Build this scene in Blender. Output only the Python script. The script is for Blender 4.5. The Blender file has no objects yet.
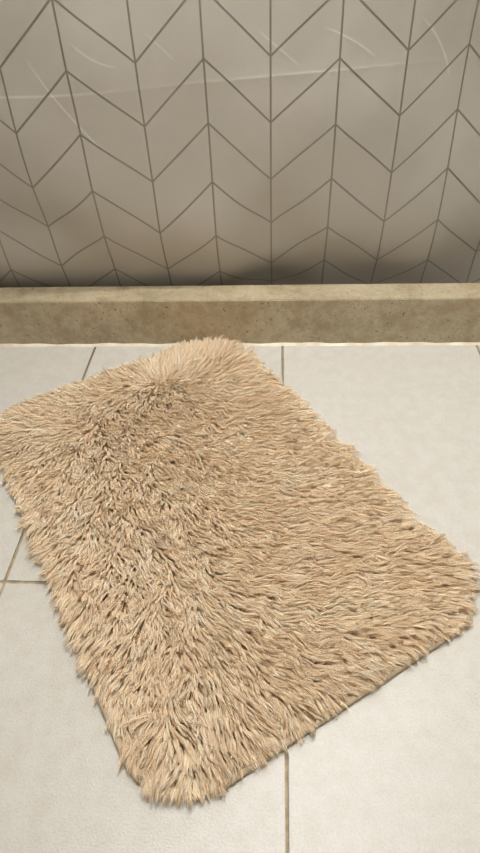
import bpy, bmesh, math, random
import numpy as np
from mathutils import Matrix, Vector

random.seed(4)
rng = np.random.default_rng(11)
scene = bpy.context.scene
COL = scene.collection


# ------------------------------------------------------------------ helpers
def link(name, me, mats, parent=None):
    o = bpy.data.objects.new(name, me)
    COL.objects.link(o)
    for m in (mats if isinstance(mats, (list, tuple)) else [mats]):
        me.materials.append(m)
    if parent:
        o.parent = parent
    return o


def mesh_np(name, V, F):
    """quad mesh from numpy arrays"""
    me = bpy.data.meshes.new(name)
    n, f = len(V), len(F)
    me.vertices.add(n)
    me.vertices.foreach_set('co', np.ascontiguousarray(V, dtype=np.float32).ravel())
    k = F.shape[1]
    me.loops.add(f * k)
    me.loops.foreach_set('vertex_index', np.ascontiguousarray(F, dtype=np.int32).ravel())
    me.polygons.add(f)
    me.polygons.foreach_set('loop_start', np.arange(0, f * k, k, dtype=np.int32))
    me.polygons.foreach_set('loop_total', np.full(f, k, dtype=np.int32))
    me.update(calc_edges=True)
    me.validate()
    return me


def smooth(me):
    me.polygons.foreach_set('use_smooth', np.ones(len(me.polygons), dtype=bool))
    me.update()


def box_bm(bm, lo, hi, mat=0):
    r = bmesh.ops.create_cube(bm, size=1)
    c = [(a + b) / 2 for a, b in zip(lo, hi)]
    s = [b - a for a, b in zip(lo, hi)]
    for v in r['verts']:
        v.co = Vector((v.co.x * s[0] + c[0], v.co.y * s[1] + c[1], v.co.z * s[2] + c[2]))
    fs = {f for v in r['verts'] for f in v.link_faces}
    for f in fs:
        f.material_index = mat
    return r['verts']


def bm_obj(name, bm, mats, parent=None):
    me = bpy.data.meshes.new(name)
    bm.normal_update()
    bm.to_mesh(me)
    bm.free()
    return link(name, me, mats, parent)


def structure(o, label=None):
    o['kind'] = 'structure'
    if label:
        o['label'] = label
    return o


class NT:
    def __init__(self, name):
        self.m = bpy.data.materials.new(name)
        self.m.use_nodes = True
        self.t = self.m.node_tree
        self.t.nodes.clear()
        self.out = self.t.nodes.new('ShaderNodeOutputMaterial')

    def n(self, kind, ins=None, **kw):
        nd = self.t.nodes.new(kind)
        for k, v in kw.items():
            setattr(nd, k, v)
        for k, v in (ins or {}).items():
            if isinstance(v, bpy.types.NodeSocket):
                self.t.links.new(v, nd.inputs[k])
            else:
                nd.inputs[k].default_value = v
        return nd

    def math(self, op, a, b=0.0, c=0.0):
        return self.n('ShaderNodeMath', {0: a, 1: b, 2: c}, operation=op).outputs[0]

    def mix(self, fac, a, b):
        nd = self.n('ShaderNodeMix', data_type='RGBA')
        for i, v in ((0, fac), (6, a), (7, b)):
            if isinstance(v, bpy.types.NodeSocket):
                self.t.links.new(v, nd.inputs[i])
            else:
                nd.inputs[i].default_value = v
        return nd.outputs[2]

    def ramp(self, fac, stops):
        nd = self.n('ShaderNodeValToRGB', {'Fac': fac})
        e = nd.color_ramp.elements
        while len(e) < len(stops):
            e.new(0.5)
        for el, (p, c) in zip(e, stops):
            el.position = p
            el.color = c
        return nd.outputs[0]

    def noise(self, vec, scale, detail=4.0, rough=0.55):
        return self.n('ShaderNodeTexNoise', {'Vector': vec, 'Scale': scale, 'Detail': detail, 'Roughness': rough}).outputs[0]

    def bsdf(self, **ins):
        nd = self.n('ShaderNodeBsdfPrincipled', {k.replace('_', ' '): v for k, v in ins.items()})
        self.t.links.new(nd.outputs[0], self.out.inputs[0])
        return nd


def srgb(r, g, b):
    f = lambda c: (c / 255 / 12.92) if c / 255 <= .04045 else ((c / 255 + .055) / 1.055) ** 2.4
    return (f(r), f(g), f(b), 1)


# ------------------------------------------------------------------ materials
def mat_tile():
    w = NT('porcelain_tile')
    co = w.n('ShaderNodeTexCoord').outputs['Object']
    big = w.noise(co, 5.0, 5, .6)
    mid = w.noise(co, 28.0, 5, .65)
    c = w.ramp(big, [(.3, srgb(188, 186, 177)), (.7, srgb(198, 196, 190))])
    c2 = w.ramp(mid, [(.35, srgb(187, 181, 169)), (.6, srgb(204, 202, 196))])
    c = w.mix(.6, c, c2)
    gr = w.ramp(w.noise(co, 260.0, 3, .7), [(.35, srgb(196, 191, 180)), (.62, srgb(216, 214, 208))])
    c = w.mix(.4, c, gr)
    # faint pinkish-brown mineral flecks
    fl = w.noise(co, 95.0, 3, .7)
    m = w.ramp(fl, [(.66, (0, 0, 0, 1)), (.78, (1, 1, 1, 1))])
    mm = w.ramp(w.noise(co, 9.0, 2), [(.5, (0, 0, 0, 1)), (.7, (1, 1, 1, 1))])
    f = w.math('MULTIPLY', w.math('MULTIPLY', m, mm), .28)
    c = w.mix(f, c, srgb(188, 160, 135))
    # a few tiny dark pits
    vo = w.n('ShaderNodeTexVoronoi', {'Vector': co, 'Scale': 7.0})
    pit = w.math('LESS_THAN', vo.outputs['Distance'], .012)
    c = w.mix(w.math('MULTIPLY', pit, .7), c, srgb(95, 78, 60))
    fine = w.noise(co, 240.0, 3, .6)
    ro = w.n('ShaderNodeMapRange', {'Value': fine, 1: .3, 2: .7, 3: .24, 4: .40}).outputs[0]
    bump = w.n('ShaderNodeBump', {'Height': w.math('ADD', fine, w.math('MULTIPLY', mid, .6)), 'Strength': .30, 'Distance': .0035})
    w.bsdf(Base_Color=c, Roughness=ro, Normal=bump.outputs[0], Specular_IOR_Level=.5)
    return w.m


def mat_grout():
    w = NT('sandy_grout')
    co = w.n('ShaderNodeTexCoord').outputs['Object']
    c = w.ramp(w.noise(co, 60, 4), [(.3, srgb(150, 132, 104)), (.7, srgb(194, 176, 148))])
    c = w.mix(w.ramp(w.noise(co, 1.6, 3), [(.45, (0, 0, 0, 1)), (.6, (.7, .7, .7, 1))]), c, srgb(112, 96, 74))
    b = w.n('ShaderNodeBump', {'Height': w.noise(co, 700, 2), 'Strength': .5, 'Distance': .001})
    w.bsdf(Base_Color=c, Roughness=.9, Normal=b.outputs[0])
    return w.m


def mat_stone():
    w = NT('beige_limestone')
    co = w.n('ShaderNodeTexCoord').outputs['Object']
    a = w.noise(co, 6, 6, .6)
    b = w.noise(co, 34, 6, .7)
    c = w.ramp(a, [(.32, srgb(152, 138, 110)), (.68, srgb(186, 173, 146))])
    c = w.mix(w.ramp(b, [(.42, (0, 0, 0, 1)), (.75, (.55, .55, .55, 1))]), c, srgb(204, 194, 168))
    d = w.noise(co, 70, 5, .75)
    e = w.noise(co, 13, 4, .6)
    c = w.mix(w.ramp(e, [(.52, (0, 0, 0, 1)), (.66, (.55, .55, .55, 1))]), c, srgb(148, 128, 98))
    c = w.mix(w.ramp(d, [(.58, (0, 0, 0, 1)), (.70, (.75, .75, .75, 1))]), c, srgb(130, 108, 78))
    # hairline veins and fossil specks
    wco = w.n('ShaderNodeVectorMath', {0: co, 1: w.n('ShaderNodeTexNoise', {'Vector': co, 'Scale': 16.0, 'Detail': 4.0}).outputs[1]}, operation='ADD').outputs[0]
    vo = w.n('ShaderNodeTexVoronoi', {'Vector': wco, 'Scale': 9.0}, feature='DISTANCE_TO_EDGE')
    vein = w.ramp(vo.outputs['Distance'], [(0, (1, 1, 1, 1)), (.030, (0, 0, 0, 1))])
    gate = w.ramp(w.noise(co, 12, 3), [(.46, (0, 0, 0, 1)), (.60, (.85, .85, .85, 1))])
    c = w.mix(w.math('MULTIPLY', vein, gate), c, srgb(104, 84, 58))
    sp = w.noise(co, 105, 2, .5)
    c = w.mix(w.ramp(sp, [(.67, (0, 0, 0, 1)), (.72, (.8, .8, .8, 1))]), c, srgb(100, 82, 58))
    bump = w.n('ShaderNodeBump', {'Height': b, 'Strength': .1, 'Distance': .001})
    w.bsdf(Base_Color=c, Roughness=.42, Normal=bump.outputs[0])
    return w.m


def mat_caulk():
    w = NT('cream_caulk')
    co = w.n('ShaderNodeTexCoord').outputs['Object']
    c = w.ramp(w.noise(co, 22, 4), [(.35, srgb(214, 200, 172)), (.6, srgb(236, 228, 210))])
    w.bsdf(Base_Color=c, Roughness=.55)
    return w.m


def mat_wall(name, col):
    w = NT(name)
    co = w.n('ShaderNodeTexCoord').outputs['Object']
    c = w.mix(w.noise(co, 3, 3), col, tuple(x * .94 for x in col[:3]) + (1,))
    w.bsdf(Base_Color=c, Roughness=.6)
    return w.m


CW, CR = .163, .145          # chevron column width and row pitch on the cloth


def mat_curtain():
    w = NT('chevron_polyester')
    uv = w.n('ShaderNodeUVMap', uv_map='pattern').outputs[0]
    sx = w.n('ShaderNodeSeparateXYZ', {0: uv})
    u, v = sx.outputs[0], sx.outputs[1]
    co = w.n('ShaderNodeTexCoord').outputs['Object']
    du = w.math('MULTIPLY', w.math('ABSOLUTE', w.math('SUBTRACT', u, w.math('ROUND', u))), CW)
    tri = w.math('ABSOLUTE', w.math('SUBTRACT', w.math('FLOORED_MODULO', w.math('ADD', u, 1.0), 2.0), 1.0))
    s = w.math('ADD', v, tri)
    dz = w.math('MULTIPLY', w.math('ABSOLUTE', w.math('SUBTRACT', s, w.math('ROUND', s))), CR * CW / math.hypot(CR, CW))
    d = w.math('MINIMUM', du, dz)
    line = w.n('ShaderNodeMapRange', {'Value': d, 1: .0020, 2: .0028, 3: 1.0, 4: 0.0}).outputs[0]
    base = w.mix(w.noise(co, 4, 3), srgb(176, 172, 163), srgb(184, 180, 172))
    crease_fac = w.n('ShaderNodeAttribute', attribute_name='crease').outputs['Fac']
    base = w.mix(crease_fac, base, srgb(250, 247, 243))  # cloth colour lightened along the fold line and wrinkles
    c = w.mix(line, base, srgb(142, 139, 130))
    weave = w.noise(co, 900, 1)
    wr = w.noise(co, 14, 3)
    bump = w.n('ShaderNodeBump', {'Height': w.math('ADD', w.math('MULTIPLY', weave, .1), wr), 'Strength': .12, 'Distance': .006})
    ro = w.n('ShaderNodeMapRange', {'Value': line, 3: .5, 4: .4}).outputs[0]
    me = w.math('MULTIPLY', line, .5)
    w.bsdf(Base_Color=c, Roughness=ro, Metallic=me, Normal=bump.outputs[0], Specular_IOR_Level=.4)
    return w.m


def mat_pile():
    w = NT('shaggy_fibre')
    t = w.n('ShaderNodeAttribute', attribute_name='tone').outputs['Fac']
    c = w.ramp(t, [(0, srgb(243, 220, 187)), (.5, srgb(255, 238, 208)), (1, srgb(255, 247, 227))])
    p = w.n('ShaderNodeBsdfPrincipled', {'Base Color': c, 'Roughness': .6, 'Specular IOR Level': .3})
    tl = w.n('ShaderNodeBsdfTranslucent', {'Color': c})
    ms = w.n('ShaderNodeMixShader', {0: .15, 1: p.outputs[0], 2: tl.outputs[0]})
    w.t.links.new(ms.outputs[0], w.out.inputs[0])
    return w.m


def mat_backing():
    w = NT('woven_backing')
    co = w.n('ShaderNodeTexCoord').outputs['Object']
    wv = w.n('ShaderNodeTexWave', {'Vector': co, 'Scale': 160.0, 'Distortion': 1.5}).outputs['Fac']
    c = w.mix(wv, srgb(176, 150, 116), srgb(196, 172, 138))
    b = w.n('ShaderNodeBump', {'Height': wv, 'Strength': .3, 'Distance': .001})
    w.bsdf(Base_Color=c, Roughness=.85, Normal=b.outputs[0])
    return w.m


def mat_binding():
    w = NT('fabric_binding')
    co = w.n('ShaderNodeTexCoord').outputs['Object']
    c = w.mix(w.noise(co, 120, 3), srgb(184, 166, 138), srgb(204, 187, 160))
    w.bsdf(Base_Color=c, Roughness=.8)
    return w.m


def mat_emit(strength, col):
    w = NT('lit_diffuser')
    e = w.n('ShaderNodeEmission', {'Color': col, 'Strength': strength})
    w.t.links.new(e.outputs[0], w.out.inputs[0])
    return w.m


# ------------------------------------------------------------------ room shell
X0, X1, Y0, Y1, ZC = -1.32, 1.12, -.95, 2.55, 2.42
CURB_Y, CURB_B, CURB_Z = 1.585, 1.677, .161
JX, JY, TW, TL, G = .0202, .7029, .60, 1.20, .0025

tile, grout, stone = mat_tile(), mat_grout(), mat_stone()
plaster = mat_wall('white_plaster', srgb(196, 190, 180))
wtile = mat_wall('cream_wall', srgb(172, 164, 150))


def floor_mesh():
    bm = bmesh.new()
    box_bm(bm, (X0, Y0, -.03), (X1, Y1, -.0012), 1)
    for i in range(-3, 3):
        for j in range(-2, 2):
            a, b = JX + i * TW + G, JX + (i + 1) * TW - G
            c, d = JY + j * TL + G, JY + (j + 1) * TL - G
            a, b, c, d = max(a, X0), min(b, X1), max(c, Y0), min(d, Y1)
            if b - a < .01 or d - c < .01:
                continue
            vs = box_bm(bm, (a, c, -.012), (b, d, 0), 0)
            es = {e for v in vs for e in v.link_edges if all(abs(x.co.z) < 1e-6 for x in e.verts)}
            bmesh.ops.bevel(bm, geom=list(es), offset=.0012, segments=2, affect='EDGES')
    return bm


structure(bm_obj('floor', floor_mesh(), [tile, grout]))


def slab(name, lo, hi, m):
    bm = bmesh.new()
    box_bm(bm, lo, hi)
    return structure(bm_obj(name, bm, m))


slab('wall_left', (X0 - .1, Y0 - .1, -.03), (X0, Y1 + .1, ZC), wtile)
slab('wall_right', (X1, Y0 - .1, -.03), (X1 + .1, Y1 + .1, ZC), wtile)
slab('wall_back', (X0, Y1, -.03), (X1, Y1 + .1, ZC), wtile)
slab('wall_front', (X0, Y0 - .1, -.03), (X1, Y0, ZC), plaster)
slab('ceiling', (X0 - .1, Y0 - .1, ZC), (X1 + .1, Y1 + .1, ZC + .1), plaster)

# stone kerb of the shower
bm = bmesh.new()
vs = box_bm(bm, (X0, CURB_Y, 0), (X1, CURB_B, CURB_Z))
es = {e for v in vs for e in v.link_edges if all(abs(x.co.z - CURB_Z) < 1e-6 for x in e.verts)}
bmesh.ops.bevel(bm, geom=list(es), offset=.0025, segments=3, affect='EDGES')
structure(bm_obj('trim_1', bm, stone), 'beige limestone shower kerb between the tiled floor and the curtain')

# uneven bead of caulk along the foot of the kerb
nx = 260
xs = np.linspace(X0, X1, nx)
prof = [(0, 1), (-.35, .75), (-.75, .3), (-1, 0)]
V = []
for i, x in enumerate(xs):
    hgt = .0062 + .0014 * math.sin(x * 21) + .0011 * math.sin(x * 57 + 1)
    dep = .0075 + .0012 * math.sin(x * 33 + 2)
    for a, b in prof:
        V.append((x, CURB_Y + a * dep, b * hgt))
F = []
for i in range(nx - 1):
    for k in range(3):
        a = i * 4 + k
        F.append((a, a + 1, a + 5, a + 4))
me = mesh_np('caulk', np.array(V), np.array(F))
smooth(me)
structure(link('trim_2', me, mat_caulk()), 'cream caulk line where the kerb meets the floor')


# ------------------------------------------------------------------ shower curtain
# depth of the cloth at the pattern's crossings: rows of the chevron from 0 down to 4
XC = {-5: -.838, -4: -.670, -3: -.504, -2: -.338, -1: -.1755, 0: -.016, 1: .149, 2: .313, 3: .470, 4: .628}
ZR = {-1: .915, 0: .778, 1: .631, 2: .486, 3: .341, 4: .203, 5: .088}
YD = {-5: [1.655, 1.650, 1.662, 1.688, 1.702],
      -4: [1.632, 1.623, 1.636, 1.672, 1.698],
      -3: [1.616, 1.625, 1.631, 1.658, 1.701],
      -2: [1.631, 1.639, 1.648, 1.657, 1.703],
      -1: [1.644, 1.651, 1.655, 1.660, 1.705],
      0: [1.651, 1.653, 1.665, 1.698, 1.736],
      1: [1.661, 1.661, 1.678, 1.701, 1.752],
      2: [1.687, 1.688, 1.699, 1.716, 1.755],
      3: [1.747, 1.741, 1.730, 1.731, 1.761],
      4: [1.800, 1.790, 1.775, 1.770, 1.802]}
ZD = {-5: [.780, .634, .490, .352, .207], -4: [.778, .632, .488, .360, .221], -3: [.771, .625, .478, .336, .208],
      -2: [.780, .636, .493, .342, .203], -1: [.782, .637, .487, .331, .194], 0: [.781, .634, .488, .351, .204],
      1: [.771, .624, .482, .334, .203], 2: [.777, .632, .486, .340, .200], 3: [.775, .630, .485, .338, .196],
      4: [.776, .630, .485, .338, .199]}
Y5 = {-5: 1.750, -4: 1.745, -3: 1.750, -2: 1.752, -1: 1.762, 0: 1.822, 1: 1.800, 2: 1.822, 3: 1.810, 4: 1.830}
Z5 = {-5: .080, -4: .085, -3: .072, -2: .072, -1: .066, 0: .090, 1: .066, 2: .074, 3: .064, 4: .060}
C0, C1, K0, K1 = -8, 7, -9, 6
nc, nk = C1 - C0 + 1, K1 - K0 + 1
GX, GY, GZ = np.zeros((nc, nk)), np.zeros((nc, nk)), np.zeros((nc, nk))
ROD_Y = 1.625
for ci, c in enumerate(range(C0, C1 + 1)):
    cc = min(max(c, -5), 4)
    for ki, k in enumerate(range(K0, K1 + 1)):
        x = XC[cc] + (c - cc) * .16
        if 0 <= k <= 4:
            y, z = YD[cc][k], ZD[cc][k]
            if c != cc:
                y += .012 * math.sin(c * 2.1) * (1 if abs(c - cc) < 9 else 0)
        elif k < 0:
            t = -k / 8.8
            y = YD[cc][0] * (1 - t) + ROD_Y * t
            z = ZD[cc][0] - k * .1447
        elif k == 5:
            y, z = Y5[cc], Z5[cc]
        else:
            y, z = Y5[cc] + .06, Z5[cc] - .12
        GX[ci, ki], GY[ci, ki], GZ[ci, ki] = x, y, z


def cr(Gd, u, v):
    """bicubic Catmull-Rom lookup of grid Gd at pattern coordinates"""
    def wts(t):
        return np.stack([-.5 * t + t**2 - .5 * t**3, 1 - 2.5 * t**2 + 1.5 * t**3, .5 * t + 2 * t**2 - 1.5 * t**3, -.5 * t**2 + .5 * t**3])
    a, b = u - C0, v - K0
    i, j = np.clip(np.floor(a).astype(int), 0, nc - 2), np.clip(np.floor(b).astype(int), 0, nk - 2)
    wu, wv = wts(a - i), wts(b - j)
    r = np.zeros_like(u)
    for p in range(4):
        for q in range(4):
            r += wu[p] * wv[q] * Gd[np.clip(i + p - 1, 0, nc - 1), np.clip(j + q - 1, 0, nk - 1)]
    return r


us = np.concatenate([np.arange(-7.4, -5.4, .06), np.arange(-5.4, 4.8, .014), np.arange(4.8, 6.6, .06)])
vs_ = np.concatenate([np.arange(-8.6, -1.3, .1), np.arange(-1.3, 1.3, .012), np.arange(1.3, 5.46, .026)])
U, Vv = np.meshgrid(us, vs_, indexing='ij')
PX, PY, PZ = cr(GX, U, Vv), cr(GY, U, Vv), cr(GZ, U, Vv)
# slow ripples of the cloth, stronger towards the loose hem
low = np.clip((Vv - 2) / 3, 0, 1)
PY = PY + .0012 * np.sin(U * 5.1 + Vv * 1.3) * np.sin(Vv * 2.3 + U) + low * .0015 * np.sin(U * 3.4 + 1.1 + .6 * np.sin(Vv * 3))
# fold line pressed across the cloth, and thin diagonal wrinkles
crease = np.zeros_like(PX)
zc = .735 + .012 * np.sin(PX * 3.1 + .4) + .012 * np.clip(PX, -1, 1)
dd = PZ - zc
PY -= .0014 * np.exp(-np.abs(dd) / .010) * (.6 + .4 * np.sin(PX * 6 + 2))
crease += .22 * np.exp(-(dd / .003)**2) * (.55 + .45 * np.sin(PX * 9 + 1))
WRINKLES = []   # filled below: (x0, z0, x1, z1, strength)
WRINKLES += [(-0.601, 0.801, -0.442, 0.567, -0.008, 0.8), (-0.482, 0.828, -0.384, 0.772, -0.01, 0.7), (-0.047, 0.836, 0.054, 0.758, 0, 0.7), (0.109, 0.835, 0.237, 0.767, 0.006, 0.9), (0.334, 0.844, 0.432, 0.709, 0.012, 0.8), (-0.306, 0.839, -0.244, 0.779, 0, 0.5)]
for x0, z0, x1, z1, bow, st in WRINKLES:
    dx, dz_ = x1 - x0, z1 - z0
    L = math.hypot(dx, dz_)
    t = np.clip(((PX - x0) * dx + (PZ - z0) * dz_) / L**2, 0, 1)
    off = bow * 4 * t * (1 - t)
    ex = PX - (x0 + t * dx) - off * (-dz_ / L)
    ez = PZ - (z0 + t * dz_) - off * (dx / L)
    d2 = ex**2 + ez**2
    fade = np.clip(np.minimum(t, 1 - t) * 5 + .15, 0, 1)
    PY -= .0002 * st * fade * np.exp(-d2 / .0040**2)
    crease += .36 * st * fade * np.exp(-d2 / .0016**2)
nu, nv = U.shape
V = np.stack([PX, PY, PZ], -1).reshape(-1, 3)
ii = np.arange(nu * nv).reshape(nu, nv)
F = np.stack([ii[:-1, :-1], ii[1:, :-1], ii[1:, 1:], ii[:-1, 1:]], -1).reshape(-1, 4)
me = mesh_np('shower_curtain', V, F[:, ::-1])
smooth(me)
uvl = me.uv_layers.new(name='pattern')
li = np.empty(len(me.loops), dtype=np.int32)
me.loops.foreach_get('vertex_index', li)
UVs = np.stack([U.ravel(), Vv.ravel()], -1)[li]
uvl.data.foreach_set('uv', np.ascontiguousarray(UVs, dtype=np.float32).ravel())
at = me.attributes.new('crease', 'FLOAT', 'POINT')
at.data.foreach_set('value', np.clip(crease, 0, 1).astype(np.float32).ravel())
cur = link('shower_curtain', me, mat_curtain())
so = cur.modifiers.new('cloth_thickness', 'SOLIDIFY')
so.thickness = .0008
so.offset = -1
cur['label'] = 'off-white shower curtain with grey chevron line print hanging behind the stone kerb'
cur['category'] = 'shower curtain'

# ------------------------------------------------------------------ bath mat
ANG = math.radians(33.3)
CA, SA = math.cos(ANG), math.sin(ANG)
CORNER = np.array([-.187, .251])
MW, ML, MR = .762, 1.142, .130
ctr = CORNER + np.array([CA, SA]) * MW / 2 + np.array([-SA, CA]) * ML / 2
mat_root = bpy.data.objects.new('bath_mat', None)
COL.objects.link(mat_root)
mat_root.empty_display_size = .1
mat_root.location = (ctr[0], ctr[1], 0)
mat_root.rotation_euler = (0, 0, ANG)
mat_root['label'] = 'beige shaggy long-pile bath mat lying askew on the white floor tiles'
mat_root['category'] = 'bath mat'


def outline(inset, n=10):
    r = MR - inset
    pts = []
    for k, (sx, sy) in enumerate(((1, 1), (-1, 1), (-1, -1), (1, -1))):
        cx, cy = sx * (MW / 2 - MR), sy * (ML / 2 - MR)
        for i in range(n + 1):
            a = math.pi / 2 * (k + i / n)
            pts.append((cx + r * math.cos(a), cy + r * math.sin(a)))
    # extra points along the straight sides
    res = []
    for i, p in enumerate(pts):
        q = pts[(i + 1) % len(pts)]
        res.append(p)
        L = math.dist(p, q)
        m = int(L / .03)
        for j in range(1, m):
            res.append((p[0] + (q[0] - p[0]) * j / m, p[1] + (q[1] - p[1]) * j / m))
    return res


def ring_solid(rings, cap=True):
    """loft closed rings [(inset, z)] into a solid"""
    bm = bmesh.new()
    vr = []
    for ins, z in rings:
        vr.append([bm.verts.new((x, y, z)) for x, y in outline(ins)])
    n = len(vr[0])
    m = len(vr)
    for a in range(m if not cap else m - 1):
        for i in range(n):
            bm.faces.new((vr[a][i], vr[a][(i + 1) % n], vr[(a + 1) % m][(i + 1) % n], vr[(a + 1) % m][i]))
    if cap:
        bm.faces.new(vr[0][::-1])
        bm.faces.new(vr[-1])
    bmesh.ops.recalc_face_normals(bm, faces=bm.faces)
    return bm


bk = bm_obj('backing', ring_solid([(.012, .0006), (.010, .0010), (.010, .0095), (.013, .0105)]), mat_backing(), mat_root)
# rolled fabric binding round the rim
ring = []
for i in range(12):
    a = 2 * math.pi * i / 12
    ring.append((.0075 - .0075 * math.cos(a), .0063 + .0057 * math.sin(a)))
bd = bm_obj('edge_binding', ring_solid(ring, cap=False), mat_binding(), mat_root)
for p in bd.data.polygons:
    p.use_smooth = True

# combing of the pile: (x, y, heading) read off the mat as it lies in the room
COMB = np.array([(-0.705, 1.226, 3.07), (-0.614, 1.304, 2.86), (-0.489, 1.397, 2.37), (-0.576, 1.165, -2.47), (-0.621, 1.088, -1.66), (-0.657, 0.999, -1.65), (-0.591, 0.872, -1.92), (-0.498, 1.071, -1.47), (-0.489, 0.935, -1.62), (-0.409, 1.146, -0.78), (-0.336, 1.186, -0.47), (-0.34, 1.054, -0.84), (-0.157, 1.533, 1.46), (-0.249, 1.518, 1.79), (-0.079, 1.496, 0.99), (-0.219, 1.368, -0.52), (-0.137, 1.446, 0.09), (-0.074, 1.359, -0.25), (-0.399, 1.235, -1.1), (-0.488, 1.26, -1.6), (-0.533, 1.331, 2.83), (-0.211, 1.446, 0.73), (-0.257, 1.322, -0.93), (0.011, 1.305, -0.16), (-0.312, 1.456, 1.89), (-0.376, 1.402, 2.3), (-0.316, 1.332, -1.28), (-0.253, 1.416, 0.53), (-0.447, 1.336, -2.48), (-0.369, 1.304, -1.41), (-0.209, 1.27, -0.87), (-0.091, 1.111, -0.6), (0.059, 1.007, -0.26), (0.052, 0.748, -0.1), (0.16, 1.077, -0.28), (-0.059, 0.911, -0.45), (0.26, 0.752, -0.23), (0.328, 0.682, -0.28), (0.289, 0.574, -0.57), (0.191, 0.523, -0.63), (0.044, 0.43, -0.88), (-0.057, 0.379, -1.22), (-0.136, 0.338, -1.41), (-0.203, 0.343, -1.69), (-0.283, 0.412, -1.73), (-0.347, 0.537, -1.86), (-0.433, 0.641, -1.95), (-0.481, 0.776, -1.95), (-0.397, 0.846, -1.51), (-0.375, 0.969, -1.15), (-0.333, 0.877, -1.17), (-0.268, 0.908, -1.14), (-0.265, 0.741, -0.77), (-0.223, 0.742, -1.28), (-0.357, 0.666, -1.53), (-0.247, 0.623, -1.66), (-0.18, 0.647, -1.27), (-0.123, 0.695, -0.34), (-0.069, 0.628, -0.43), (-0.093, 0.544, -1.07), (0.084, 0.549, -0.34), (0.127, 0.633, -0.09), (-0.253, 0.54, -1.59), (-0.255, 0.447, -1.69), (-0.148, 0.45, -1.18), (-0.123, 0.369, -1.27), (-0.008, 0.472, -0.73), (0.204, 0.635, -0.2)])


def sdf(x, y):
    qx, qy = np.abs(x) - (MW / 2 - MR), np.abs(y) - (ML / 2 - MR)
    return np.hypot(np.maximum(qx, 0), np.maximum(qy, 0)) + np.minimum(np.maximum(qx, qy), 0) - MR


def heading(wx, wy):
    d2 = (wx[:, None] - COMB[None, :, 0])**2 + (wy[:, None] - COMB[None, :, 1])**2
    w = 1 / (d2 + .0022)**1.6
    cs = (w * np.cos(COMB[:, 2])).sum(1)
    sn = (w * np.sin(COMB[:, 2])).sum(1)
    tot = w.sum(1)
    return np.arctan2(sn, cs), np.hypot(cs, sn) / tot


def vnoise(x, y, sc, seed):
    r = np.random.default_rng(seed)
    o = np.zeros_like(x)
    for _ in range(9):
        a, p, f = r.uniform(0, 6.283), r.uniform(0, 6.283), r.uniform(.6, 1.7) / sc
        o += np.sin((x * math.cos(a) + y * math.sin(a)) * f * 6.283 + p)
    return o / 3


SP, PER = .0061, 7
gx, gy = np.meshgrid(np.arange(-MW / 2, MW / 2, SP), np.arange(-ML / 2, ML / 2, SP), indexing='ij')
cx = (gx + rng.uniform(-.45, .45, gx.shape) * SP).ravel()
cy = (gy + rng.uniform(-.45, .45, gy.shape) * SP).ravel()
keep = sdf(cx, cy) < np.where(cy < -ML / 2 + .09, np.where(cx < -MW / 2 + .13, -.017, np.where(cx > MW / 2 - .16, -.015, -.024)), np.where(cx < -MW / 2 + .09, -.022, -.010))
cx, cy = cx[keep], cy[keep]
NCL = len(cx)
wx, wy = ctr[0] + CA * cx - SA * cy, ctr[1] + SA * cx + CA * cy
hd, coh = heading(wx, wy)
hd = hd + .30 * vnoise(wx, wy, .10, 3) + .20 * vnoise(wx, wy, .035, 5) + rng.normal(0, .15, NCL)
# tufts at the rim hang outwards over it
sd = sdf(cx, cy)
e0 = np.radians(np.clip(62 + rng.normal(0, 9, NCL), 30, 85))                       # lean at the root
e1 = np.radians(6 + 14 * (1 - coh) + 7 * vnoise(wx, wy, .06, 8) + rng.normal(0, 7, NCL))      # lean at the tip
rim = np.clip((sd + .055) / .045, 0, 1)
droop = np.where((cx > MW / 2 - .09) | (cy > ML / 2 - .09), -20, -38) + rng.normal(0, 9, NCL)
e1 = e1 * (1 - rim) + np.radians(droop) * rim
stray = rng.uniform(0, 1, NCL) < .035
e1[stray] += .4
e0 = e0 * (1 - .35 * rim)
ln = np.clip((.042 - .012 * np.clip((sd + .05) / .03, 0, 1) * (cy < -ML / 2 + .07)) * (1 + .14 * rng.normal(0, 1, NCL)), .028, .066) * np.where(stray, 1.2, 1.0) * np.where(cx > MW / 2 - .08, np.where(cy < -ML / 2 + .10, .90, 1.22), 1.0)

# strands
N = NCL * PER
cid = np.repeat(np.arange(NCL), PER)
SEG = 6
ra, rr = rng.uniform(0, 6.283, N), .0030 * np.sqrt(rng.uniform(0, 1, N))
rx, ry = cx[cid] + rr * np.cos(ra), cy[cid] + rr * np.sin(ra)
out = sdf(rx, ry) > -.010
rx[out], ry[out] = cx[cid][out], cy[cid][out]
h = hd[cid] - ANG + rng.normal(0, .10, N)
hc = hd - ANG
bend = rng.normal(0, .16, NCL)[cid] + rng.normal(0, .14, N)
a0 = e0[cid] + rng.normal(0, .10, N)
a1 = e1[cid] + rng.normal(0, .10, N)
L = ln[cid] * (1 + rng.normal(0, .09, N))
P = np.zeros((N, SEG + 1, 3))
P[:, 0] = np.stack([rx, ry, np.full(N, .0085)], -1)
Pc = np.zeros((NCL, SEG + 1, 3))
Pc[:, 0] = np.stack([cx, cy, np.full(NCL, .0085)], -1)
bendc = np.zeros(NCL)
for s in range(SEG):
    t = (s + .5) / SEG
    tt = t**.75
    el = a0 * (1 - tt) + a1 * tt
    hh = h + bend * (t - .3)
    st = L / SEG
    P[:, s + 1] = P[:, s] + np.stack([np.cos(el) * np.cos(hh) * st, np.cos(el) * np.sin(hh) * st, np.sin(el) * st], -1)
    el = e0 * (1 - tt) + e1 * tt
    st = ln / SEG
    Pc[:, s + 1] = Pc[:, s] + np.stack([np.cos(el) * np.cos(hc) * st, np.cos(el) * np.sin(hc) * st, np.sin(el) * st], -1)
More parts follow.
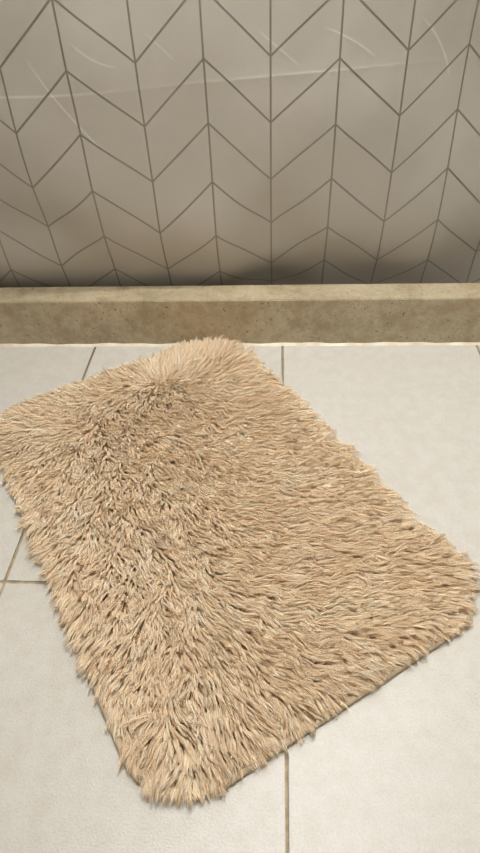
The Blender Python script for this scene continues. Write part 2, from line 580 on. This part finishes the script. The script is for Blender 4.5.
# fibres of one tuft gather towards its tip
for s in range(1, SEG + 1):
    k = (.85 - .40 * rim[cid, None]) * (s / SEG)**.9
    P[:, s] = P[:, s] * (1 - k) + (Pc[cid, s] + (P[:, s] - Pc[cid, s]) * .16) * k
# rest on the mat or on the floor, and stay clear of the kerb
onmat = sdf(P[..., 0], P[..., 1]) < 0
floor_z = np.where(onmat, .0135, .0028)
lift = rng.uniform(0, .004, N)[:, None]
P[:, 1:, 2] = np.maximum(P[:, 1:, 2], (floor_z + lift)[:, 1:])
wyy = ctr[1] + SA * P[..., 0] + CA * P[..., 1]
ex = np.clip(wyy - (CURB_Y - .004), 0, None)
P[..., 0] -= SA * ex
P[..., 1] -= CA * ex
P[..., 2] += ex * .5
# triangular tapering tubes
T = np.gradient(P, axis=1)
T /= np.linalg.norm(T, axis=2, keepdims=True) + 1e-9
ref = np.stack([-np.sin(h), np.cos(h), np.zeros(N)], -1)[:, None, :]
B1 = ref - T * (T * ref).sum(2, keepdims=True)
B1 /= np.linalg.norm(B1, axis=2, keepdims=True) + 1e-9
B2 = np.cross(T, B1)
sarr = np.linspace(0, 1, SEG + 1)
prof = np.where(sarr < .25, .8 + .8 * sarr, 1.0) * (1 - .86 * np.clip((sarr - .45) / .55, 0, 1)**1.6)
rad = rng.uniform(.00065, .00105, N)[:, None] * prof[None]
ph = rng.uniform(0, 6.283, N)
VV = np.zeros((N, SEG + 1, 3, 3))
for j in range(3):
    a = ph + j * 2.0944
    VV[:, :, j] = P + (np.cos(a)[:, None, None] * B1 + np.sin(a)[:, None, None] * B2) * rad[..., None]
VV = VV.reshape(-1, 3)
VV[:, 2] = np.maximum(VV[:, 2], .0012)
base = (np.arange(N) * (SEG + 1) * 3)[:, None, None]
s_ = (np.arange(SEG) * 3)[None, :, None]
j_ = np.arange(3)[None, None, :]
j2 = (j_ + 1) % 3
F = np.stack([base + s_ + j_, base + s_ + j2, base + s_ + 3 + j2, base + s_ + 3 + j_], -1).reshape(-1, 4)
me = mesh_np('pile', VV, F)
smooth(me)
tone = np.clip(.5 + .16 * rng.normal(0, 1, NCL)[cid] + .14 * rng.normal(0, 1, N) + .10 * vnoise(wx, wy, .25, 21)[cid], 0, 1)
at = me.attributes.new('tone', 'FLOAT', 'POINT')
at.data.foreach_set('value', np.repeat(tone, (SEG + 1) * 3).astype(np.float32))
pile = link('pile', me, mat_pile(), mat_root)
pile['kind'] = 'stuff'

# ------------------------------------------------------------------ ceiling lamp
enamel = mat_wall('white_enamel', srgb(240, 240, 238))


def ceiling_light(x, y, S, m, label):
    lamp = bpy.data.objects.new('ceiling_light', None)
    COL.objects.link(lamp)
    lamp.location = (x, y, ZC)
    lamp['label'] = label
    lamp['category'] = 'ceiling light'
    bm = bmesh.new()
    for lo, hi in (((-S, -S, -.03), (S, -S + .012, 0)), ((-S, S - .012, -.03), (S, S, 0)),
                   ((-S, -S + .012, -.03), (-S + .012, S - .012, 0)), ((S - .012, -S + .012, -.03), (S, S - .012, 0))):
        box_bm(bm, lo, hi)
    bm_obj('frame', bm, enamel, lamp)
    bm = bmesh.new()
    box_bm(bm, (-S + .012, -S + .012, -.024), (S - .012, S - .012, -.004))
    bm_obj('diffuser', bm, m, lamp)


ceiling_light(.30, 1.578, .055, mat_emit(200.0, (1.0, .985, .955, 1)), 'square warm white ceiling light above the shower kerb')
ceiling_light(.05, .68, .10, mat_emit(62.0, (1.0, .985, .955, 1)), 'square warm white ceiling light above the middle of the bath mat')

wd = bpy.data.worlds.new('world')
scene.world = wd
wd.use_nodes = True
wd.node_tree.nodes['Background'].inputs[0].default_value = (0, 0, 0, 1)

# ------------------------------------------------------------------ camera
cam = bpy.data.cameras.new('camera')
cam.sensor_fit = 'HORIZONTAL'
cam.sensor_width = 36
cam.lens = 36 * 602.17 / 480
cam.clip_start = .02
co = bpy.data.objects.new('camera', cam)
COL.objects.link(co)
r_ = Vector((.9982344, .04653984, -.03690712))
u_ = Vector((-.00423066, .6754865, .73736022))
f_ = Vector((-.05924688, .73590219, -.67449075))
M = Matrix((( r_.x, u_.x, -f_.x, 0), (r_.y, u_.y, -f_.y, 0), (r_.z, u_.z, -f_.z, 1.1), (0, 0, 0, 1)))
co.matrix_world = M
scene.camera = co
scene.cycles.max_bounces = 24
scene.cycles.diffuse_bounces = 16
scene.cycles.transmission_bounces = 16

vs2 = scene.view_settings
scene.display_settings.display_device = 'sRGB'
vs2.view_transform = 'Standard'
vs2.look = 'None'
vs2.gamma = 1
vs2.use_curve_mapping = False
vs2.exposure = 2.52
